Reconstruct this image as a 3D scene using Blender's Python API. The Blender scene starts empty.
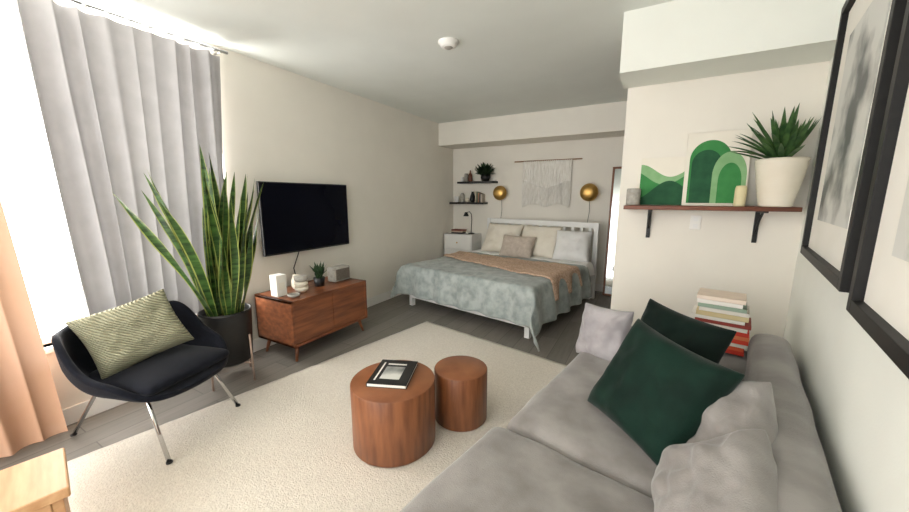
import bpy, bmesh, math, random
from mathutils import Vector, Matrix, noise
random.seed(4)
sc=bpy.context.scene
try:
    sc.view_settings.view_transform='Standard'
except Exception: pass
pi=math.pi
# ---------------------------------------------------------------- materials
def lin(c):
    r=[]
    for v in c[:3]:
        v=v/255.0
        r.append(v/12.92 if v<=.04045 else ((v+.055)/1.055)**2.4)
    return (r[0],r[1],r[2],1)
MATS={}
def mat(name,c,rough=.6,metal=0,c2=None,scale=20,bump=0,bscale=None,stretch=None,sheen=0,detail=3,wave=False,dist=4,coat=0,trans=0,ramp=(.35,.65),transl=0,wdir='X',spec=.5):
    if name in MATS: return MATS[name]
    m=bpy.data.materials.new(name); m.use_nodes=True
    nt=m.node_tree; b=nt.nodes['Principled BSDF']
    b.inputs['Base Color'].default_value=lin(c)
    b.inputs['Roughness'].default_value=rough
    b.inputs['Metallic'].default_value=metal
    b.inputs['Specular IOR Level'].default_value=spec
    if sheen:
        b.inputs['Sheen Weight'].default_value=sheen
        b.inputs['Sheen Roughness'].default_value=.4
    if coat: b.inputs['Coat Weight'].default_value=coat
    if trans: b.inputs['Transmission Weight'].default_value=trans
    co=nt.nodes.new('ShaderNodeTexCoord'); mp=nt.nodes.new('ShaderNodeMapping')
    nt.links.new(co.outputs['Object'],mp.inputs[0])
    if stretch: mp.inputs['Scale'].default_value=stretch
    def tex(s):
        if wave:
            t=nt.nodes.new('ShaderNodeTexWave'); t.inputs['Distortion'].default_value=dist; t.bands_direction=wdir
            t.inputs['Detail'].default_value=detail; t.inputs['Scale'].default_value=s; o=t.outputs['Fac']
        else:
            t=nt.nodes.new('ShaderNodeTexNoise'); t.inputs['Detail'].default_value=detail
            t.inputs['Scale'].default_value=s; o=t.outputs['Fac']
        nt.links.new(mp.outputs[0],t.inputs['Vector'])
        return o
    if c2:
        o=tex(scale); rp=nt.nodes.new('ShaderNodeValToRGB')
        rp.color_ramp.elements[0].position=ramp[0]; rp.color_ramp.elements[1].position=ramp[1]
        rp.color_ramp.elements[0].color=lin(c); rp.color_ramp.elements[1].color=lin(c2)
        nt.links.new(o,rp.inputs[0]); nt.links.new(rp.outputs[0],b.inputs['Base Color'])
    if bump:
        o=tex(bscale or scale); bp=nt.nodes.new('ShaderNodeBump')
        bp.inputs['Strength'].default_value=bump; bp.inputs['Distance'].default_value=.01
        nt.links.new(o,bp.inputs['Height']); nt.links.new(bp.outputs[0],b.inputs['Normal'])
    if transl:
        tr=nt.nodes.new('ShaderNodeBsdfTranslucent'); tr.inputs[0].default_value=lin(c)
        mx=nt.nodes.new('ShaderNodeMixShader'); mx.inputs[0].default_value=transl
        nt.links.new(b.outputs[0],mx.inputs[1]); nt.links.new(tr.outputs[0],mx.inputs[2])
        nt.links.new(mx.outputs[0],nt.nodes['Material Output'].inputs[0])
    MATS[name]=m; return m
WALL=mat('wall_paint',(233,228,217),.85,c2=(236,231,220),scale=3,bump=.08,bscale=120)
WALLR=mat('wall_paint_cool_lit',(236,238,230),.85,c2=(239,241,233),scale=3,bump=.08,bscale=120)  # off-white wall with the cool cast of the light painted into its colour
CEIL=mat('ceiling_paint',(228,231,225),.9,c2=(231,234,228),scale=3,bump=.1,bscale=150)
TRIM=mat('trim_white',(236,234,228),.45,c2=(239,237,232),scale=5)
# grey wood-look plank floor
FLOOR=bpy.data.materials.new('floor_planks'); FLOOR.use_nodes=True
nt=FLOOR.node_tree; b=nt.nodes['Principled BSDF']; b.inputs['Roughness'].default_value=.55
tc=nt.nodes.new('ShaderNodeTexCoord'); mp=nt.nodes.new('ShaderNodeMapping'); mp.inputs['Rotation'].default_value=(0,0,math.radians(90))
nt.links.new(tc.outputs['Object'],mp.inputs[0])
br=nt.nodes.new('ShaderNodeTexBrick'); br.inputs['Scale'].default_value=1; br.inputs['Brick Width'].default_value=1.2; br.inputs['Row Height'].default_value=.18
br.inputs['Mortar Size'].default_value=.003; br.inputs['Color1'].default_value=lin((122,117,110)); br.inputs['Color2'].default_value=lin((136,130,122)); br.inputs['Mortar'].default_value=lin((98,93,87))
nt.links.new(mp.outputs[0],br.inputs['Vector'])
mp2=nt.nodes.new('ShaderNodeMapping'); mp2.inputs['Scale'].default_value=(14,1.2,1); nt.links.new(tc.outputs['Object'],mp2.inputs[0])
nz=nt.nodes.new('ShaderNodeTexNoise'); nz.inputs['Scale'].default_value=3; nz.inputs['Detail'].default_value=7; nt.links.new(mp2.outputs[0],nz.inputs['Vector'])
rp=nt.nodes.new('ShaderNodeValToRGB'); rp.color_ramp.elements[0].position=.3; rp.color_ramp.elements[1].position=.7
rp.color_ramp.elements[0].color=(.82,.82,.82,1); rp.color_ramp.elements[1].color=(1,1,1,1); nt.links.new(nz.outputs['Fac'],rp.inputs[0])
mx=nt.nodes.new('ShaderNodeMix'); mx.data_type='RGBA'; mx.blend_type='MULTIPLY'; mx.inputs[0].default_value=1
nt.links.new(br.outputs['Color'],mx.inputs[6]); nt.links.new(rp.outputs[0],mx.inputs[7]); nt.links.new(mx.outputs[2],b.inputs['Base Color'])
RUG=mat('rug_wool',(216,207,193),.95,c2=(228,220,206),scale=60,bump=.8,bscale=130,detail=6,sheen=.3)
WAL=mat('walnut',(122,72,42),.42,c2=(156,100,64),scale=3.2,stretch=(1.2,1.2,9),detail=6,coat=.1)
WALC=mat('walnut_console',(104,56,32),.4,c2=(142,84,50),scale=3,stretch=(6,.9,9),detail=6,coat=.15)
WALV=mat('walnut_vertical',(108,62,36),.45,c2=(144,90,56),scale=5,stretch=(5,5,.6),detail=6,coat=.05)
SHELF=mat('shelf_walnut',(88,48,30),.45,c2=(122,68,44),scale=4,stretch=(.9,6,6),detail=6)
OAK=mat('oak_light',(190,142,98),.5,c2=(210,166,122),scale=4,stretch=(.8,6,6),detail=5)
BLK=mat('black_metal',(18,18,19),.45,c2=(24,24,25),scale=30)
FRM=mat('black_frame',(16,15,15),.5,c2=(22,21,20),scale=30,spec=.3)
CHR=mat('chrome',(205,205,205),.12,1)
BRASS=mat('brass',(200,160,90),.38,1,c2=(212,172,104),scale=12)
SOFA=mat('sofa_velvet',(126,121,117),.85,c2=(154,149,145),scale=6,sheen=.4,bump=.25,bscale=220,detail=6)
LILAC=mat('pillow_lilac',(152,147,149),.85,c2=(174,169,171),scale=7,sheen=.4,bump=.2,bscale=200)
GREEN=mat('velvet_green',(7,28,21),.8,c2=(13,42,32),scale=7,sheen=.12,bump=.2,bscale=160,detail=5,spec=.2)
GREEN2=mat('velvet_green_dark',(6,20,16),.8,c2=(9,29,23),scale=7,sheen=.1,spec=.2)
NAVY=mat('navy_fabric',(13,15,24),.85,c2=(18,21,31),scale=40,sheen=.1,bump=.2,bscale=250,spec=.2)
CURT=mat('curtain_grey',(172,169,169),.95,c2=(181,178,178),scale=8,bump=.1,bscale=300,transl=.02)
CURP=mat('curtain_peach_lit',(212,168,138),.95,c2=(218,178,152),scale=3,bump=.1,bscale=300,transl=.015)  # peach light falling on this curtain is put into its colour
COV=mat('coverlet_sage',(140,149,146),.75,c2=(174,181,178),scale=11,sheen=.3,bump=.5,bscale=22,detail=5)
THROW=mat('throw_peach',(196,162,136),.95,c2=(222,194,170),scale=45,bump=1,bscale=60,detail=2)
LINEN=mat('linen_cream',(226,218,202),.9,c2=(236,229,215),scale=5,bump=.3,bscale=9)
LINW=mat('linen_white',(232,231,228),.9,c2=(238,237,235),scale=5,bump=.3,bscale=9)
BLUSH=mat('linen_blush',(188,174,160),.9,c2=(202,189,176),scale=20,bump=.2,bscale=60)
WHT=mat('white_lacquer',(232,231,228),.4,c2=(236,235,232),scale=5)
CER=mat('ceramic_cream',(228,219,200),.55,c2=(234,226,209),scale=6)
GREYC=mat('ceramic_grey',(150,146,138),.7,c2=(176,172,163),scale=30,bump=.2)
LEAF=mat('snake_leaf',(22,50,18),.42,c2=(72,106,48),scale=9,stretch=(.7,.7,4),detail=3)
LEAFE=mat('snake_leaf_edge',(146,154,76),.5,c2=(166,174,92),scale=12)
AGA=mat('agave_leaf',(40,76,40),.5,c2=(84,118,64),scale=14)
DLEAF=mat('dark_leaf',(30,50,30),.6,c2=(50,76,44),scale=14)
SOIL=mat('soil',(42,32,25),.95,c2=(60,46,36),scale=60,bump=.6)
SCREEN=mat('tv_screen',(7,9,20),.25,c2=(9,11,24),scale=1,spec=.12)
MIRR=mat('mirror_glass',(200,205,205),.03,1)
PAPER=mat('paper_white',(236,233,224),.8,c2=(240,237,229),scale=4)
CREAM=mat('art_cream',(234,228,214),.8,c2=(237,231,218),scale=4)
G1=mat('art_green_mid',(52,128,66),.8,c2=(62,138,74),scale=14)
G2=mat('art_green_dark',(24,76,48),.8,c2=(34,90,56),scale=14)
G3=mat('art_green_light',(130,174,122),.8,c2=(142,184,134),scale=14)
PHOTO=mat('botanical_print',(90,94,94),.5,c2=(214,214,208),scale=3.4,detail=9,ramp=(.36,.56))
STRI=mat('pillow_knit',(138,136,112),.95,c2=(172,169,142),scale=30,bump=.8,wave=True,dist=1.5,detail=1,bscale=30,wdir='DIAGONAL')
# ---------------------------------------------------------------- helpers
def link(o,parent=None):
    sc.collection.objects.link(o)
    if parent: o.parent=parent
    return o
def empty(name,loc=(0,0,0),rz=0):
    e=bpy.data.objects.new(name,None); e.empty_display_size=.1
    e.location=loc; e.rotation_euler=(0,0,rz); return link(e)
def fin(bm,name,mats,parent=None,smooth=False,bevel=0,seg=2,sub=0,loc=None,mtx=None,solid=0):
    bmesh.ops.recalc_face_normals(bm,faces=bm.faces)
    me=bpy.data.meshes.new(name); bm.to_mesh(me); bm.free()
    if not isinstance(mats,(list,tuple)): mats=[mats]
    for m in mats: me.materials.append(m)
    if smooth:
        for p in me.polygons: p.use_smooth=True
    o=bpy.data.objects.new(name,me); link(o,parent)
    if mtx is not None: o.matrix_local=mtx
    if loc: o.location=loc
    if solid:
        s=o.modifiers.new('sol','SOLIDIFY'); s.thickness=solid; s.offset=0
    if bevel:
        b=o.modifiers.new('bev','BEVEL'); b.width=bevel; b.segments=seg; b.limit_method='ANGLE'
    if sub:
        s=o.modifiers.new('sub','SUBSURF'); s.levels=sub; s.render_levels=sub
    return o
def addbox(bm,x0,x1,y0,y1,z0,z1,mi=0):
    vs=[bm.verts.new((x,y,z)) for x in (x0,x1) for y in (y0,y1) for z in (z0,z1)]
    for f in [(0,1,3,2),(4,6,7,5),(0,4,5,1),(2,3,7,6),(0,2,6,4),(1,5,7,3)]:
        fc=bm.faces.new([vs[i] for i in f]); fc.material_index=mi
def box(name,d,m,parent=None,bevel=.004,seg=2,**k):
    bm=bmesh.new(); addbox(bm,*d); return fin(bm,name,m,parent,bevel=bevel,seg=seg,**k)
def boxes(name,L,m,parent=None,bevel=0,**k):
    bm=bmesh.new()
    for d in L: addbox(bm,*d)
    return fin(bm,name,m,parent,bevel=bevel,**k)
def lathe(name,prof,m,parent=None,loc=(0,0,0),n=40,bevel=0,smooth=True,flute=0,nf=0,sx=1,mtx=None,cap=True):
    bm=bmesh.new(); rings=[]
    for r,z in prof:
        ring=[]
        for i in range(n):
            t=2*pi*i/n; rr=r*(1+flute*math.cos(nf*t)) if flute else r
            ring.append(bm.verts.new((rr*math.cos(t)*sx,rr*math.sin(t),z)))
        rings.append(ring)
    for a,b in zip(rings,rings[1:]):
        for i in range(n): bm.faces.new((a[i],a[(i+1)%n],b[(i+1)%n],b[i]))
    if cap:
        bm.faces.new(rings[0]); bm.faces.new(rings[-1])
    o=fin(bm,name,m,parent,bevel=bevel,mtx=mtx,loc=None if mtx is not None else loc)
    if smooth:
        for p in o.data.polygons: p.use_smooth=len(p.vertices)==4
    return o
def tube(name,pts,r,m,parent=None,n=10):
    bm=bmesh.new(); pts=[Vector(p) for p in pts]; rings=[]
    for i,p in enumerate(pts):
        d=(pts[min(i+1,len(pts)-1)]-pts[max(i-1,0)]).normalized()
        u=d.cross(Vector((0,0,1)) if abs(d.z)<.9 else Vector((1,0,0))).normalized(); v=d.cross(u)
        rr=r[i] if isinstance(r,(list,tuple)) else r
        rings.append([bm.verts.new(p+(u*math.cos(2*pi*k/n)+v*math.sin(2*pi*k/n))*rr) for k in range(n)])
    for a,b in zip(rings,rings[1:]):
        for k in range(n): bm.faces.new((a[k],a[(k+1)%n],b[(k+1)%n],b[k]))
    bm.faces.new(rings[0]); bm.faces.new(rings[-1])
    return fin(bm,name,m,parent,smooth=True)
def frame(center,normal,roll=0):
    n=Vector(normal).normalized(); up=Vector((0,0,1))
    x=up.cross(n)
    x=x.normalized() if x.length>1e-3 else Vector((1,0,0))
    y=n.cross(x)
    c,s=math.cos(roll),math.sin(roll)
    x2=x*c+y*s; y2=y*c-x*s
    M=Matrix(((x2.x,y2.x,n.x,0),(x2.y,y2.y,n.y,0),(x2.z,y2.z,n.z,0),(0,0,0,1)))
    return Matrix.Translation(Vector(center))@M
def pillow(name,center,normal,w,h,t,m,parent=None,roll=0,wr=.012,seed=0,N=22,chop=0):
    bm=bmesh.new(); M=frame(center,normal,roll)
    def pt(i,j,s):
        u=2*i/N-1; v=2*j/N-1
        e=max(0,(1-u**4)*(1-v**4))**.55
        px=u*w/2*(1-.09*(1-abs(v)**2)*abs(u)); py=v*h/2*(1-.09*(1-abs(u)**2)*abs(v))
        if chop and v>0: py-=chop*math.exp(-(u*2.5)**2)*v
        q=Vector((u*2.2+seed,v*2.2,s*3)); d=noise.noise(q)*wr*2.2*e+noise.noise(q*3)*wr*.8*e
        return (px,py,s*(t/2*e+d))
    F={}
    for s in (1,-1):
        for i in range(N+1):
            for j in range(N+1):
                edge=i in(0,N) or j in(0,N)
                if edge and s==-1: F[i,j,s]=F[i,j,1]
                else: F[i,j,s]=bm.verts.new(pt(i,j,s) if not edge else (pt(i,j,1)[0],pt(i,j,1)[1],0))
        for i in range(N):
            for j in range(N):
                bm.faces.new((F[i,j,s],F[i+1,j,s],F[i+1,j+1,s],F[i,j+1,s]))
    return fin(bm,name,m,parent,smooth=True,sub=1,mtx=M)
def softbox(name,d,m,parent=None,bev=.05,amp=.008,puff=.02,seed=0):
    x0,x1,y0,y1,z0,z1=d
    bm=bmesh.new(); nx=max(2,int((x1-x0)/.06)); ny=max(2,int((y1-y0)/.06)); nz=max(2,int((z1-z0)/.06))
    V={}
    def g(i,j,k):
        if (i,j,k) in V: return V[i,j,k]
        p=Vector((x0+(x1-x0)*i/nx,y0+(y1-y0)*j/ny,z0+(z1-z0)*k/nz))
        c=Vector((min(max(p.x,x0+bev),x1-bev),min(max(p.y,y0+bev),y1-bev),min(max(p.z,z0+bev),z1-bev)))
        dd=p-c
        if dd.length>1e-6: p=c+dd.normalized()*bev
        u=2*i/nx-1; v=2*j/ny-1
        p.z+=puff*(1-u*u)*(1-v*v)*(1 if k==nz else 0)
        q=p*5+Vector((seed*7.1,0,0)); nn=Vector((noise.noise(q),noise.noise(q+Vector((9,0,0))),noise.noise(q+Vector((0,9,0)))))
        V[i,j,k]=bm.verts.new(p+nn*amp); return V[i,j,k]
    for i in range(nx):
        for j in range(ny):
            for k in (0,nz): bm.faces.new((g(i,j,k),g(i+1,j,k),g(i+1,j+1,k),g(i,j+1,k)))
    for i in range(nx):
        for k in range(nz):
            for j in (0,ny): bm.faces.new((g(i,j,k),g(i+1,j,k),g(i+1,j,k+1),g(i,j,k+1)))
    for j in range(ny):
        for k in range(nz):
            for i in (0,nx): bm.faces.new((g(i,j,k),g(i,j+1,k),g(i,j+1,k+1),g(i,j,k+1)))
    return fin(bm,name,m,parent,smooth=True,sub=1)
def leafmesh(bm,base,az,lean,L,W,bend,mi_c=0,mi_e=1,twist=0,n=14,cup=.25,edge=.8,wavy=0):
    d=Vector((math.cos(az),math.sin(az),0)); p=Vector(base); a=lean; rows=[]
    side0=Vector((-math.sin(az),math.cos(az),0)); ph=random.uniform(0,6)
    for i in range(n+1):
        t=i/n
        dirv=d*math.sin(a)+Vector((0,0,1))*math.cos(a)
        nrm=dirv.cross(side0).normalized()
        tw=twist*t+wavy*math.sin(t*9+ph)
        s=(side0*math.cos(tw)+nrm*math.sin(tw))
        nr=dirv.cross(s)
        w=W*(.55+.45*math.sin(min(1,t*1.7)*pi/2))*(1 if t<.6 else max(.02,1-((t-.6)/.4)**1.7))/2
        rows.append([bm.verts.new(p+s*(w*k)+nr*(-cup*w*k*k)) for k in (-1,-edge,0,edge,1)])
        p=p+dirv*(L/n)+side0*(wavy*.02*math.sin(t*7+ph)); a+=bend/n
    for r,q in zip(rows,rows[1:]):
        for k in range(4):
            f=bm.faces.new((r[k],r[k+1],q[k+1],q[k])); f.material_index=mi_e if k in(0,3) else mi_c
# ---------------------------------------------------------------- room
XL=-3.27; YB=5.85; ZC=2.75; YS=3.26
B=math.radians(10.7)
boxes('floor',[(XL-.2,2.2,-2.2,YB+.2,-.1,0)],FLOOR)
boxes('ceiling',[(XL-.2,2.2,-2.2,YB+.2,ZC,ZC+.1)],CEIL)
WY0,WY1,WZ0,WZ1=-1.0,1.74,.56,2.66
boxes('wall_left',[(XL-.15,XL,-2.2,WY0,0,ZC),(XL-.15,XL,WY1,YB+.15,0,ZC),(XL-.15,XL,WY0,WY1,0,WZ0),(XL-.15,XL,WY0,WY1,WZ1,ZC)],WALL)
boxes('wall_back',[(XL,2.2,YB,YB+.15,0,ZC)],WALL)
boxes('wall_shelf',[(-.215,2.2,YS,YS+.14,0,ZC)],WALL)
boxes('wall_alcove',[(1.3,1.4,YS+.14,YB,0,ZC)],WALL)
boxes('beam_bedroom',[(XL,1.3,5.33,YB,2.38,ZC)],WALL)
boxes('beam_shelf',[(-.25,2.2,2.85,YS,2.36,ZC)],WALLR)
rw=empty('wall_right',(.333,0,0),-B)
box('wall_right_panel',(0,.12,-2.2,3.33,0,ZC),WALLR,rw,bevel=0)
box('baseboard_left',(XL,XL+.015,-2.2,YB,0,.12),TRIM)
box('baseboard_back',(XL+.015,1.3,YB-.015,YB,0,.12),TRIM)
w=empty('window_1')
fr=[]
for a in (WY0,.36,WY1-.05): fr.append((XL-.11,XL-.06,a,a+.05,WZ0,WZ1))
for z in (WZ0,WZ1-.05): fr.append((XL-.11,XL-.06,WY0,WY1,z,z+.05))
boxes('window_frame',fr,TRIM,w,bevel=.004)
box('window_sill',(XL-.15,XL+.05,WY0-.02,WY1+.02,WZ0-.03,WZ0),TRIM,w)
# ---------------------------------------------------------------- curtains
def curtain(name,x,yt0,yt1,yb0,yb1,z0,z1,folds,m,amp=.045,seed=0):
    bm=bmesh.new(); NU=folds*12; NV=24; g=[]
    for j in range(NV+1):
        t=j/NV; z=z1+(z0-z1)*t; a0=yt0+(yb0-yt0)*t; a1=yt1+(yb1-yt1)*t; row=[]
        for i in range(NU+1):
            u=i/NU; uu=u+.012*math.sin(u*23+seed)+.01*math.sin(t*3+u*9)
            ph=uu*folds*2*pi
            A=amp*(.7+.5*math.sin(u*7+seed))*(.75+.35*t)
            row.append(bm.verts.new((x+A*math.sin(ph)+.012*noise.noise(Vector((u*8,t*2,seed))),a0+(a1-a0)*u+.012*math.cos(ph),z)))
        g.append(row)
    for r,q in zip(g,g[1:]):
        for i in range(NU): bm.faces.new((r[i],r[i+1],q[i+1],q[i]))
    return fin(bm,name,m,None,smooth=True)
curtain('curtain_grey',XL+.11,.66,1.74,.72,1.62,.56,2.64,9,CURT,seed=1,amp=.045)
curtain('curtain_peach_lit',XL+.13,-.75,.41,-.7,.53,.02,2.64,9,CURP,seed=4)
cr=empty('curtain_rod')
tube('rod',[(XL+.12,-1.2,2.675),(XL+.12,1.80,2.675)],.012,CHR,cr)
for y in (-.9,1.76): tube('rod_bracket',[(XL,y,2.675),(XL+.12,y,2.675)],.008,CHR,cr)
for i in range(10): 
    y=.75+i*.105
    lathe('curtain_ring',[(.018,-.004),(.018,.004)],CHR,cr,mtx=Matrix.Translation((XL+.12,y,2.67))@Matrix.Rotation(pi/2,4,'X'),n=16)
# ---------------------------------------------------------------- rug
bm=bmesh.new(); NX,NY=60,70; RW_,RL=2.25,2.95; rz=[]
for i in range(NX+1):
    row=[]
    for j in range(NY+1):
        x=RW_*i/NX; y=RL*j/NY
        row.append(bm.verts.new((x,y,.012+.003*noise.noise(Vector((x*12,y*12,0)))+.002*noise.noise(Vector((x*40,y*40,0))))))
    rz.append(row)
for i in range(NX):
    for j in range(NY): bm.faces.new((rz[i][j],rz[i+1][j],rz[i+1][j+1],rz[i][j+1]))
ex=bmesh.ops.extrude_face_region(bm,geom=bm.faces[:])
for v in [e for e in ex['geom'] if isinstance(e,bmesh.types.BMVert)]: v.co.z=.001
rug=fin(bm,'area_rug',RUG,smooth=True); rug.location=(-2.78,.44,0); rug.rotation_euler=(0,0,-B)
# ---------------------------------------------------------------- TV
tv=empty('wall_television')
box('screen_panel',(XL+.05,XL+.085,1.98,3.07,.93,1.645),BLK,tv,bevel=.006)
box('screen_glass',(XL+.085,XL+.087,1.992,3.058,.948,1.633),SCREEN,tv,bevel=0)
box('wall_mount',(XL,XL+.05,2.35,2.7,1.15,1.5),BLK,tv)
tube('power_cord',[(XL+.03,2.42,1.0),(XL+.012,2.40,.9),(XL+.012,2.33,.75),(XL+.012,2.36,.6),(XL+.012,2.34,.4)],.005,BLK,tv,8)
# ---------------------------------------------------------------- media console
co=empty('media_console',(0,0,0))
cx0,cx1,cy0,cy1,cz0,cz1=XL+.05,-2.68,1.86,2.80,.15,.585
boxes('carcass',[(cx0,cx1,cy0,cy1,cz1-.025,cz1),(cx0,cx1,cy0,cy1,cz0,cz0+.025),(cx0,cx1,cy0,cy0+.025,cz0,cz1),(cx0,cx1,cy1-.025,cy1,cz0,cz1),(cx0,cx0+.02,cy0,cy1,cz0,cz1)],WALC,co,bevel=.003)
my=(cy0+cy1)/2
box('door_left',(cx1-.035,cx1-.012,cy0+.028,my-.002,cz0+.028,cz1-.028),WALC,co,bevel=.002)
box('door_right',(cx1-.035,cx1-.012,my+.002,cy1-.028,cz0+.028,cz1-.028),WALC,co,bevel=.002)
for i,(x,y,dx,dy) in enumerate([(cx1-.07,cy0+.08,.03,-.04),(cx1-.07,cy1-.08,.03,.04),(cx0+.07,cy0+.08,-.02,-.04),(cx0+.07,cy1-.08,-.02,.04)]):
    tube('leg_%d'%(i+1),[(x,y,cz0+.005),(x+dx,y+dy,0.0)],[.02,.011],WALC,co)
zt=cz1+.001
cb=empty('candle_box'); box('box',(-3.02,-2.92,1.90,2.0,zt,zt+.2),PAPER,cb,bevel=.004); box('label',(-2.9195,-2.9185,1.92,1.98,zt+.06,zt+.13),CREAM,cb,bevel=0)
lathe('small_dish',[(.02,0),(.05,.012),(.055,.03),(.048,.03),(.03,.012)],GREYC,None,(-2.80,1.98,zt))
sb=empty('stacked_bowls')
for k in range(3): lathe('bowl_%d'%(k+1),[(.045,0),(.062,.02),(.064,.05),(.055,.052)],[CER,CER,GREYC][k],sb,(-2.90,2.14,zt+k*.052))
pp=empty('potted_plant'); lathe('pot',[(.045,0),(.058,.09),(.052,.09),(.045,.075)],BLK,pp,(-2.93,2.38,zt))
bm=bmesh.new()
for i in range(46):
    leafmesh(bm,(-2.93+random.uniform(-.02,.02),2.38+random.uniform(-.02,.02),zt+.08),random.uniform(0,2*pi),random.uniform(.05,.6),random.uniform(.10,.19),.03,random.uniform(.1,.6),0,0,n=5)
fin(bm,'foliage',DLEAF,pp,smooth=True)
ra=empty('table_radio'); box('body',(-3.0,-2.88,2.54,2.77,zt,zt+.16),GREYC,ra,bevel=.02,seg=4); box('front_grille',(-2.881,-2.876,2.56,2.75,zt+.02,zt+.14),mat('grille',(120,112,100),.8,c2=(90,84,76),scale=120),ra)
vs=empty('speckled_vase'); lathe('vase',[(.035,0),(.05,.03),(.045,.09),(.03,.13),(.034,.14),(.026,.14)],CER,vs,(-3.05,2.20,zt))
# ---------------------------------------------------------------- snake plant
sp=empty('snake_plant',(-2.93,1.45,0))
lathe('pot',[(.145,.165),(.16,.18),(.182,.58),(.185,.60),(.17,.60),(.165,.56)],BLK,sp,n=48)
lathe('pot_soil',[(.166,.555),(.05,.57),(.001,.572)],SOIL,sp)
STND=mat('stand_rose',(190,165,150),.4,.6)
for k in range(4):
    t=k*pi/2+.35; c,s=math.cos(t),math.sin(t)
    tube('stand_leg_%d'%(k+1),[(.195*c,.195*s,.40),(.197*c,.197*s,.2),(.2*c,.2*s,0)],.008,STND,sp)
    tube('stand_bar_%d'%(k+1),[(.195*c,.195*s,.155),(0,0,.155)],.007,STND,sp)
bm=bmesh.new(); random.seed(11)
for i in range(60):
    az=random.uniform(0,2*pi); rr=random.uniform(.0,.12)
    lean=rr*1.5+random.uniform(-.03,.09)
    sc_=1
    if math.cos(az)<-.2: lean=abs(lean)*.1; sc_=0; rr*=.5
    leafmesh(bm,(rr*math.cos(az),rr*math.sin(az),.55),az,lean,random.uniform(.65,1.2),random.uniform(.055,.078),random.uniform(-.05,.26)*sc_,0,1,twist=random.uniform(-1.2,1.2),wavy=.28)
leafmesh(bm,(.02,-.10,.55),-pi/2+.25,.40,1.12,.07,.22,0,1,twist=.3,wavy=.2)
leafmesh(bm,(.05,-.09,.55),-pi/2+.5,.25,1.0,.07,.3,0,1,twist=.6,wavy=.2)
leafmesh(bm,(.05,.05,.55),pi/2-.4,.12,.95,.07,.12,0,1,twist=-.5,wavy=.2)
leafmesh(bm,(.0,.0,.55),0,.02,1.28,.075,.02,0,1,twist=.5,wavy=.3)
leafmesh(bm,(.0,-.05,.55),0,.02,1.33,.075,.0,0,1,twist=-.5,wavy=.3)
leafmesh(bm,(.0,.05,.55),.4,.08,1.15,.07,.1,0,1,twist=-.3,wavy=.3)
leafmesh(bm,(.0,.08,.55),1.0,.10,1.05,.07,.1,0,1,twist=.3,wavy=.3)
fin(bm,'leaves',[LEAF,LEAFE],sp,smooth=True)
# ---------------------------------------------------------------- chair
ch=empty('lounge_chair',(-2.71,.87,0),math.radians(17))
bm=bmesh.new(); NT,NR=56,16; rows=[]
def rim(th):
    c=math.cos(th)
    k=max(0,(-c+.35)/1.35)
    k=k*k*(3-2*k)
    arm=.13*math.exp(-((abs(math.sin(th))-.97)/.2)**2)
    return .38*k+arm-.03*max(0,c)**2
for i in range(NR+1):
    r=i/NR; row=[]
    for j in range(NT):
        th=2*pi*j/NT; ct,st=math.cos(th),math.sin(th)
        Rx=.35 if ct>0 else .29; Ry=.335
        n_=2.5; q=(abs(ct)**n_+abs(st)**n_)**(-1/n_)
        hr=min(1,r*1.35)**.95; up=max(0,(r-.5)/.5)
        flare=1+.10*up
        x=Rx*q*ct*hr*flare; y=Ry*q*st*hr*flare
        z=.375+rim(th)*up**1.15+.02*r*r
        row.append(bm.verts.new((x,y,z)))
    rows.append(row)
for a,b_ in zip(rows[1:],rows[2:]):
    for j in range(NT): bm.faces.new((a[j],a[(j+1)%NT],b_[(j+1)%NT],b_[j]))
bm.faces.new(rows[1]); 
for v in rows[0]: bm.verts.remove(v)
fin(bm,'seat_shell',NAVY,ch,smooth=True,solid=.035,sub=1)
softbox('seat_cushion',(-.24,.35,-.28,.28,.39,.47),NAVY,ch,bev=.04,puff=.02)
for i,(x,y,tx,ty) in enumerate([(.40,-.27,.2,-.2),(.34,.27,.2,.2),(-.42,-.21,-.18,-.18),(-.42,.21,-.18,.18)]):
    tube('leg_%d'%(i+1),[(tx*.4,ty*.4,.355),(tx,ty,.35),(tx+(x-tx)*.15,ty+(y-ty)*.15,.31),(x,y,.022)],.011,CHR,ch)
    lathe('glide_%d'%(i+1),[(.016,.018),(.016,.026)],BLK,ch,(x,y,0),n=16)
pillow('knit_pillow',(-2.76,.83,.665),(.80,-.12,.45),.50,.42,.16,STRI,None,roll=.22,seed=2)
# ---------------------------------------------------------------- wooden bench at the left
cbn=empty('wooden_bench',(-1.76,.28,0),-B)
box('top',(-.32,0,-.7,0,.42,.46),OAK,cbn,bevel=.006)
boxes('side_panels',[(-.30,-.02,-.68,-.65,0.02,.42),(-.30,-.02,-.05,-.02,.02,.42),(-.04,-.015,-.65,-.05,.06,.42),(-.305,-.28,-.65,-.05,.06,.42)],OAK,cbn,bevel=.003)
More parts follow.
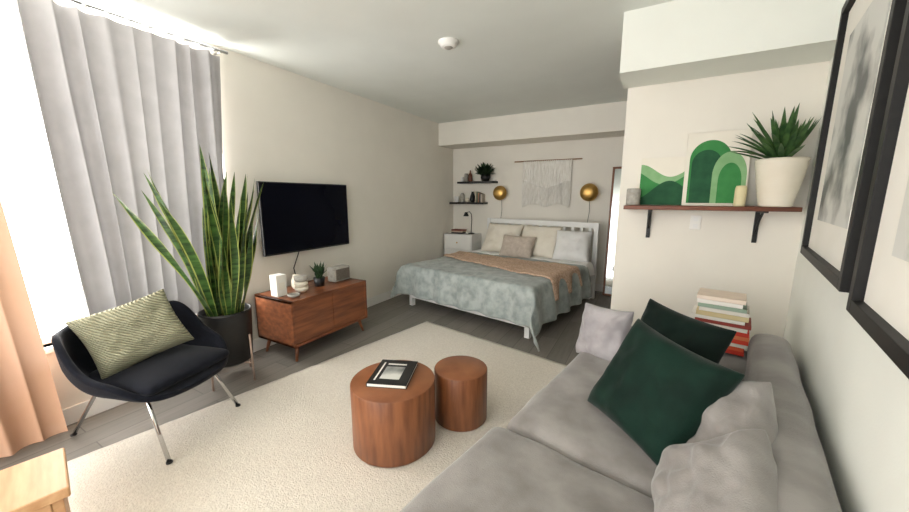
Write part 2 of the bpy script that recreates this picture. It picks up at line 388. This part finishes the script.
# ---------------------------------------------------------------- coffee tables
def drum(name,x,y,r,h):
    e=empty(name,(x,y,.018))
    lathe('drum_body',[(r-.004,0),(r,.004),(r,h-.006),(r-.002,h-.002)],WALV,e,n=72)
    lathe('drum_top',[(r-.002,h-.0018),(r-.005,h),(.001,h)],WAL,e,n=72)
drum('round_coffee_table',-1.265,1.515,.252,.395)
drum('round_coffee_table.001',-1.01,1.91,.178,.355)
bk=empty('coffee_table_book',(-1.29,1.55,.414),math.radians(22))
box('pages',(-.115,.115,-.147,.147,.002,.02),PAPER,bk,bevel=.001)
boxes('cover',[(-.12,.12,-.15,.15,0,.003),(-.12,.12,-.15,.15,.02,.023),(-.12,-.116,-.15,.15,0,.023)],BLK,bk,bevel=.001)
box('cover_picture',(-.06,.06,-.09,.06,.0231,.0236),PHOTO,bk,bevel=0)
boxes('cover_bands',[(-.09,-.08,-.11,.11,.0231,.0236),(-.06,.06,.085,.10,.0231,.0236)],PAPER,bk)
# ---------------------------------------------------------------- sofa
so=empty('sofa',(.333,0,0),-B)
softbox('base',(-1.05,-.03,.0,2.62,.05,.30),SOFA,so,bev=.03,amp=.004,puff=0)
softbox('seat_cushion_1',(-1.14,-.22,.02,1.23,.27,.46),SOFA,so,bev=.055,amp=.014,puff=.03,seed=1)
softbox('seat_cushion_2',(-1.11,-.22,1.235,2.40,.27,.46),SOFA,so,bev=.055,amp=.014,puff=.03,seed=2)
softbox('back_rest',(-.22,-.03,.0,2.62,.1,.72),SOFA,so,bev=.06,amp=.008,puff=0,seed=3)
softbox('arm_far',(-1.03,-.03,2.40,2.64,.1,.58),SOFA,so,bev=.06,amp=.006,puff=.01,seed=4)
softbox('arm_near',(-1.03,-.03,-.22,.02,.1,.60),SOFA,so,bev=.06,amp=.006,puff=.01,seed=5)
for i,(x,y) in enumerate([(-.95,.0),(-.95,2.5),(-.1,.0),(-.1,2.5)]): box('foot_%d'%(i+1),(x-.03,x+.03,y-.03,y+.03,0.02,.06),WAL,so)
pillow('back_cushion_1',(-.31,1.46,.63),(-.55,-.55,.62),.40,.38,.20,SOFA,so,roll=.75,seed=5,wr=.022)
pillow('back_cushion_2',(-.30,1.12,.59),(-.7,-.2,.6),.46,.40,.20,SOFA,so,roll=-.25,seed=8,wr=.022)
pillow('lilac_pillow',(-.96,2.26,.60),(-.35,-.85,.3),.38,.38,.15,LILAC,so,roll=.1,seed=3,wr=.02)
pillow('green_velvet_pillow',(-.54,1.53,.685),(-.40,-.74,.46),.50,.50,.19,GREEN,so,roll=-.12,seed=1,wr=.012)
pillow('green_velvet_pillow_rear',(-.54,1.96,.70),(-.40,-.80,.35),.47,.47,.16,GREEN2,so,roll=-.08,seed=6,wr=.015)
bs=empty('book_stack',(.333,0,0),-B)
cols=[(214,58,40),(232,96,62),(238,232,220),(222,70,48),(226,128,84),(214,60,44),(232,226,214),(150,60,52),(238,234,226),(214,196,150),(228,222,212),(150,170,150),(240,236,228),(232,214,196)]
z=.598
random.seed(3)
for i,c in enumerate(cols):
    th=random.choice([.020,.024,.028,.022]); L=.28-.006*i*random.uniform(.3,1); wd=.20; cy=2.52; cxx=-.365+random.uniform(-.014,.014)
    m_=mat('book_%d'%i,c,.6,c2=tuple(min(255,v+8) for v in c),scale=8)
    box('book_pages_%d'%(i+1),(cxx-L/2+.004,cxx+L/2-.004,cy-wd/2+.003,cy+wd/2-.004,z+.002,z+th-.002),PAPER,bs,bevel=0)
    boxes('book_cover_%d'%(i+1),[(cxx-L/2,cxx+L/2,cy-wd/2,cy+wd/2,z,z+.002),(cxx-L/2,cxx+L/2,cy-wd/2,cy+wd/2,z+th-.002,z+th),(cxx-L/2,cxx+L/2,cy-wd/2,cy-wd/2+.003,z,z+th)],m_,bs)
    z+=th+.0005
# ---------------------------------------------------------------- wall shelf + objects
sh=empty('wall_shelf_board')
box('board',(-.165,.87,3.03,YS,1.405,1.435),SHELF,sh,bevel=.003)
for i,x in enumerate((.02,.70)):
    boxes('bracket_%d'%(i+1),[(x-.014,x+.014,YS-.012,YS,1.17,1.405),(x-.014,x+.014,3.06,YS,1.393,1.405)],BLK,sh,bevel=.002)
    tube('bracket_brace_%d'%(i+1),[(x,YS-.01,1.25),(x,YS-.06,1.33),(x,YS-.13,1.395)],.008,BLK,sh)
zs=1.436
def poly(bm,pts,y,mi,th=.002):
    f=bm.faces.new([bm.verts.new((px,y,pz)) for px,pz in pts]); f.material_index=mi
a1=empty('hills_art_canvas'); a1.matrix_world=Matrix.Translation((-.07,3.19,zs))@Matrix.Rotation(-math.radians(6),4,'X')
box('canvas',(0,.33,0,.02,0,.37),CREAM,a1,bevel=.002)
bm=bmesh.new()
def hill(f0,mi,y,n=20,W=.328,H0=.002):
    pts=[(.001,H0)]+[(.001+W*i/n,f0(i/n)) for i in range(n+1)]+[(.001+W,H0)]
    poly(bm,pts,y,mi)
hill(lambda t:.27+.05*math.cos(t*5),2,-.0006)
hill(lambda t:.22-.06*math.sin(t*4.2-.6),0,-.0012)
hill(lambda t:.12+.07*math.sin(t*4.5-1.2),1,-.0018)
fin(bm,'painted_hills',[G1,G2,G3],a1)
a2=empty('arches_art_print'); a2.matrix_world=Matrix.Translation((.225,3.165,zs))@Matrix.Rotation(-math.radians(7),4,'X')
box('board',(0,.38,0,.018,0,.54),CREAM,a2,bevel=.002)
bm=bmesh.new()
def arch(cx,cz,rw_,rh,z0,mi,y,n=24):
    pts=[(cx-rw_,z0)]+[(cx-rw_*math.cos(pi*i/n),cz+rh*math.sin(pi*i/n)) for i in range(n+1)]+[(cx+rw_,z0)]
    poly(bm,pts,y,mi)
arch(.15,.34,.125,.14,.02,0,-.0006); arch(.13,.31,.09,.10,.02,1,-.0012)
arch(.27,.22,.10,.17,.02,2,-.0018); arch(.275,.18,.068,.13,.02,0,-.0024)
fin(bm,'painted_arches',[G1,G2,G3],a2)
lathe('glass_candle_jar',[(.045,0),(.05,.01),(.05,.12),(.045,.13),(.04,.13)],GREYC,None,(-.105,3.10,zs))
lathe('pillar_candle',[(.032,0),(.033,.01),(.033,.12),(.028,.14),(.01,.142)],mat('candle_wax',(214,202,160),.6,c2=(222,210,170),scale=9),None,(.555,3.08,zs))
ag=empty('potted_agave',(.745,3.085,zs))
prof=[(.082,0)]
for i in range(1,25): prof.append((.082+.05*(i/24)**.8+(.0035 if i%2 else -.0015),.31*i/24))
prof+=[(.124,.312),(.12,.29)]
lathe('ribbed_pot',prof,CER,ag,n=56,flute=.012,nf=28)
lathe('pot_soil',[(.122,.285),(.001,.29)],SOIL,ag)
bm=bmesh.new(); random.seed(21)
for i in range(96):
    k=i/96; az=i*2.4; ln=.05+1.1*k
    L=random.uniform(.29,.39)*(1.0 if k<.75 else .9); bd_=random.uniform(.2,.8)
    if math.sin(az)>.2: ln*=.18; L*=.72; bd_*=.1
    elif math.cos(az)>.15: ln=min(ln,.42); L*=.78; bd_*=.1
    leafmesh(bm,(.02*math.cos(az),.02*math.sin(az),.28),az,ln,L,.030,bd_,0,0,n=9,cup=.5)
for v in bm.verts:   # keep the foliage clear of the two walls
    v.co.x=min(v.co.x,.150); v.co.y=min(v.co.y,.155)
fin(bm,'leaves',AGA,ag,smooth=True)
sw=empty('wall_outlet'); box('plate',(.30,.37,YS-.008,YS,1.25,1.36),TRIM,sw,bevel=.003); boxes('sockets',[(.32,.35,YS-.010,YS-.008,1.26,1.295),(.32,.35,YS-.010,YS-.008,1.315,1.35)],WHT,sw)
# ---------------------------------------------------------------- framed pictures on right wall
def picture(name,y0,y1,z0,z1,fw_=.042,mt=.16):
    e=empty(name,(.333,0,0),-B)
    boxes('frame',[(-.045,-.002,y0,y0+fw_,z0,z1),(-.045,-.002,y1-fw_,y1,z0,z1),(-.045,-.002,y0+fw_,y1-fw_,z0,z0+fw_),(-.045,-.002,y0+fw_,y1-fw_,z1-fw_,z1)],FRM,e,bevel=.002)
    box('mat_board',(-.02,-.004,y0+fw_,y1-fw_,z0+fw_,z1-fw_),PAPER,e,bevel=0)
    box('print',(-.0215,-.020,y0+fw_+mt,y1-fw_-mt,z0+fw_+mt,z1-fw_-mt),PHOTO,e,bevel=0)
picture('framed_picture',1.66,2.76,1.18,2.47)
picture('framed_picture.001',.33,1.53,1.15,2.49)
# ---------------------------------------------------------------- bed
bd=empty('bed',(-2.85,3.76,0),-B)
BW,BL,BT=1.90,2.0,.545
boxes('frame_rails',[(.02,BW-.02,.03,.06,.12,.26),(.02,.05,.03,BL,.12,.26),(BW-.05,BW-.02,.03,BL,.12,.26)],WHT,bd,bevel=.004)
for i,(x,y) in enumerate([(.05,.06),(BW-.05,.06),(.05,BL-.06),(BW-.05,BL-.06)]): box('leg_%d'%(i+1),(x-.03,x+.03,y-.03,y+.03,0,.2),WHT,bd)
softbox('mattress',(.03,BW-.03,.04,BL-.02,.26,BT-.01),LINW,bd,bev=.06,amp=.003,puff=0)
hb=[(-.02,.05,BL-.01,BL+.04,0,1.13),(BW-.05,BW+.02,BL-.01,BL+.04,0,1.13),(.05,BW-.05,BL-.005,BL+.035,1.05,1.13),(.05,BW-.05,BL-.005,BL+.035,.45,.53)]
for k in range(14):
    x=.1+k*(BW-.2)/13; hb.append((x-.022,x+.022,BL,BL+.025,.53,1.05))
boxes('headboard',hb,WHT,bd,bevel=.004)
def drape(name,m,u0,u1,v0,v1,top,parent,thick,seed,skew=None,NU=90,NV=90,rip=.02,amp=.01,corner=.45):
    bm=bmesh.new(); g=[]
    for i in range(NU+1):
        row=[]
        for j in range(NV+1):
            fu=i/NU; fv=j/NV
            u=u0+(u1-u0)*fu
            a,b2=(v0,v1) if not skew else skew(fu)
            v=a+(b2-a)*fv
            ox=max(0,-u,u-BW); oy=max(0,-v); sx=-1 if u<0 else 1
            mx_,mn=max(ox,oy),min(ox,oy)
            rr=.035
            drop=mx_+corner*mn
            drop_s=drop-rr*(1-math.exp(-drop/rr)) if drop>0 else 0
            x=min(max(u,0),BW)+sx*(rr*(1-math.exp(-ox/rr))+.12*ox+.25*mn*(ox>0))
            y=max(v,0)-(rr*(1-math.exp(-oy/rr))+.10*oy+.42*mn*(oy>0))
            if ox>0: x+=sx*rip*math.sin(v*16+seed)*min(1,ox*4)
            if oy>0: y-=rip*math.sin(u*17+seed)*min(1,oy*4)
            q=Vector((u*3+seed,v*3,0))
            z=top-drop_s+(amp*noise.noise(q)+amp*.6*noise.noise(q*3))*(1 if drop==0 else .4)
            row.append(bm.verts.new((x,y,max(z,.015+.01*fu))))
        g.append(row)
    for i in range(NU):
        for j in range(NV): bm.faces.new((g[i][j],g[i+1][j],g[i+1][j+1],g[i][j+1]))
    return fin(bm,name,m,parent,smooth=True,solid=thick)
drape('coverlet',COV,-.26,BW+.46,-.42,1.55,BT+.03,bd,.018,2,rip=.028,amp=.02,corner=.30)
drape('knit_throw',THROW,.0,BW+.28,.6,1.1,BT+.062,bd,.02,7,skew=lambda f:(.78-.42*f,1.20+.02*f),amp=.02,rip=.03)
drape('sheet_fold',LINW,-.2,BW+.2,1.50,1.75,BT+.035,bd,.03,5)
pillow('pillow_1',(.42,1.80,.81),(0,-.8,.42),.72,.56,.22,LINEN,bd,seed=1)
pillow('pillow_2',(1.08,1.82,.81),(0,-.8,.42),.68,.56,.22,LINEN,bd,seed=2)
pillow('pillow_3',(1.63,1.78,.79),(.15,-.8,.5),.54,.52,.22,LINW,bd,seed=3)
pillow('pillow_4',(.84,1.56,.73),(.05,-.85,.45),.58,.40,.17,BLUSH,bd,seed=4)
# ---------------------------------------------------------------- nightstand dresser
ns=empty('nightstand')
box('body',(-3.22,-2.66,5.42,5.83,.06,.84),WHT,ns,bevel=.006)
for k in range(3): box('drawer_%d'%(k+1),(-3.20,-2.68,5.405,5.42,.09+k*.245,.32+k*.245),TRIM,ns,bevel=.004)
for k in range(3): lathe('knob_%d'%(k+1),[(.008,0),(.014,.02),(.001,.024)],BRASS,ns,mtx=Matrix.Translation((-2.94,5.405,.205+k*.245))@Matrix.Rotation(pi/2,4,'X'),n=16)
boxes('nightstand_feet',[(-3.2,-3.15,5.44,5.49,0,.06),(-2.73,-2.68,5.44,5.49,0,.06),(-3.2,-3.15,5.76,5.81,0,.06),(-2.73,-2.68,5.76,5.81,0,.06)],WHT,ns)
nb=empty('bedside_books'); 
for k,c in enumerate([(60,60,64),(190,170,150),(120,60,50)]): box('book_%d'%(k+1),(-3.12,-2.90+.01*k,5.5,5.66,.842+k*.025,.865+k*.025),mat('nbook%d'%k,c,.6,c2=c,scale=3),nb,bevel=.002)
dl=empty('desk_lamp'); lathe('lamp_base',[(.06,0),(.06,.012),(.012,.02)],BLK,dl,(-2.76,5.6,.842))
tube('lamp_stem',[(-2.76,5.6,.86),(-2.75,5.6,1.1),(-2.76,5.6,1.2),(-2.80,5.6,1.24),(-2.85,5.59,1.22)],.007,BLK,dl)
lathe('lamp_shade',[(.02,0),(.05,-.07),(.045,-.07),(.015,-.005)],BLK,dl,(-2.86,5.59,1.23))
# ---------------------------------------------------------------- small black shelves
def fshelf(name,x0,x1,z):
    box(name,(x0,x1,YB-.2,YB,z-.032,z),BLK,None,bevel=.002)
fshelf('floating_shelf',-3.24,-2.55,1.405); fshelf('floating_shelf.001',-3.08,-2.36,1.775)
y=YB-.1
lathe('small_jar',[(.03,0),(.045,.02),(.045,.10),(.035,.11)],WHT,None,(-3.14,y,1.406))
lathe('small_jar.001',[(.035,0),(.04,.02),(.04,.13),(.022,.17)],GREYC,None,(-3.02,y,1.406))
lathe('small_jar.002',[(.03,0),(.038,.02),(.038,.07),(.03,.08)],CER,None,(-2.92,y,1.406))
lathe('dark_vase',[(.035,0),(.055,.05),(.04,.12),(.02,.17),(.025,.19)],BLK,None,(-2.81,y,1.406))
pb=empty('shelf_books')
for k,c in enumerate([(200,190,170),(90,110,90),(170,120,90),(60,60,60),(190,180,165)]): box('book_%d'%(k+1),(-2.73+k*.028,-2.705+k*.028,y-.07,y+.06,1.406,1.406+.19-.01*k),mat('sbook%d'%k,c,.6,c2=c,scale=3),pb,bevel=.002)
lathe('small_candle',[(.03,0),(.03,.08),(.025,.085)],WHT,None,(-3.02,y,1.776))
lathe('small_candle.001',[(.035,0),(.035,.14),(.03,.145)],GREYC,None,(-2.94,y,1.776))
lathe('amber_bottle',[(.03,0),(.035,.02),(.035,.12),(.012,.16),(.012,.2)],SHELF,None,(-2.86,y,1.776))
tp=empty('trailing_plant'); lathe('pot',[(.06,0),(.085,.06),(.08,.13),(.07,.13)],BLK,tp,(-2.56,y,1.776))
bm=bmesh.new()
for i in range(150):
    leafmesh(bm,(-2.56+random.uniform(-.05,.05),y+random.uniform(-.05,.0),1.88),random.uniform(pi*.95,2.05*pi),random.uniform(.0,1.2),random.uniform(.12,.25),.055,random.uniform(.3,1.2),0,0,n=5)
fin(bm,'foliage',DLEAF,tp,smooth=True)
# ---------------------------------------------------------------- sconces
for i,(x,r) in enumerate([(-2.28,.125),(-.81,.135)]):
    e=empty('brass_wall_sconce' if i==0 else 'brass_wall_sconce.001',(x,YB,1.57))
    lathe('back_plate',[(.04,0),(.04,.02)],BRASS,e,mtx=Matrix.Rotation(pi/2,4,'X'),n=24)
    tube('arm',[(0,-.02,0),(0,-.1,0)],.01,BRASS,e)
    pr=[(r*math.sin(a*pi/2/10)+.001,.10+.08*math.cos(a*pi/2/10)) for a in range(10,-1,-1)]
    lathe('dome_shade',[(r-.01,.10)]+pr,BRASS,e,mtx=Matrix.Rotation(pi/2,4,'X'),n=48)
    tube('cord',[(0,-.015,-.04),(.01,-.01,-.3),(-.02,-.01,-.55)],.003,BLK,e,6)
# ---------------------------------------------------------------- woven hanging
mh=empty('woven_wall_hanging')
MAC=mat('macrame',(222,217,207),.95,c2=(242,239,232),scale=40,bump=.5,stretch=(3,1,.3))
tube('hanging_rod',[(-2.05,YB-.03,2.09),(-.95,YB-.03,2.09)],.010,mat('driftwood',(150,116,88),.7,c2=(165,130,100),scale=9),mh)
bm=bmesh.new(); g=[]
for i in range(97):
    u=i/96; row=[]
    for j in range(13):
        t=j/12; L=.40+.06*math.cos((u-.5)*2*pi)
        row.append(bm.verts.new((-1.90+.80*u,YB-.035+.006*math.sin(i*pi/2),2.09-L*t)))
    g.append(row)
for i in range(96):
    for j in range(12): bm.faces.new((g[i][j],g[i+1][j],g[i+1][j+1],g[i][j+1]))
fin(bm,'woven_textile',MAC,mh,smooth=True,solid=.006)
bm=bmesh.new()
for i in range(84):
    u=(i+.5)/84; x=-1.90+.80*u; L=.40+.06*math.cos((u-.5)*2*pi); e2=.76-.06*abs(math.sin(u*pi*2))+random.uniform(-.015,.015)
    xx=x+random.uniform(-.002,.002); addbox(bm,xx-.0044,xx+.0044,YB-.040,YB-.030,2.09-e2,2.10-L)
fin(bm,'fringe',MAC,mh)
# ---------------------------------------------------------------- mirror
mi=empty('leaning_mirror'); mi.matrix_world=Matrix.Translation((-.50,5.60,0))@Matrix.Rotation(-math.radians(5),4,'X')
boxes('mirror_frame',[(0,.03,0,.03,.01,1.95),(.57,.60,0,.03,.01,1.95),(.03,.57,0,.03,.01,.04),(.03,.57,0,.03,1.92,1.95)],WALV,mi,bevel=.004)
box('mirror_glass',(.03,.57,.012,.02,.04,1.92),MIRR,mi,bevel=0)
# ---------------------------------------------------------------- smoke detector
sd=empty('smoke_detector',(-1.53,2.66,ZC)); lathe('housing',[(.085,0),(.085,-.012),(.07,-.02),(.066,-.036),(.05,-.045),(.001,-.046)],TRIM,sd); lathe('vent',[(.035,-.046),(.03,-.05),(.001,-.05)],GREYC,sd)
# ---------------------------------------------------------------- light
wd=bpy.data.worlds.new('world'); sc.world=wd; wd.use_nodes=True
bg=wd.node_tree.nodes['Background']; bg.inputs[0].default_value=(1,.995,.985,1); bg.inputs[1].default_value=5.3
def area(name,loc,rot,sx,sy,e,c=(1,1,1)):
    l=bpy.data.lights.new(name,'AREA'); l.shape='RECTANGLE'; l.size=sx; l.size_y=sy; l.energy=e; l.color=c
    o=bpy.data.objects.new(name,l); o.location=loc; o.rotation_euler=rot; link(o)
area('window_daylight',(XL-.35,.4,1.65),(0,-pi/2,0),2.1,2.7,420,(1,.975,.94))
# ---------------------------------------------------------------- camera
cam=bpy.data.cameras.new('camera'); cam.sensor_width=36; cam.lens=36*345/909; cam.clip_start=.02
co_=bpy.data.objects.new('camera',cam); link(co_)
co_.location=(0,0,1.5); co_.rotation_euler=(pi/2-math.radians(9.7),0,math.radians(29))
sc.camera=co_
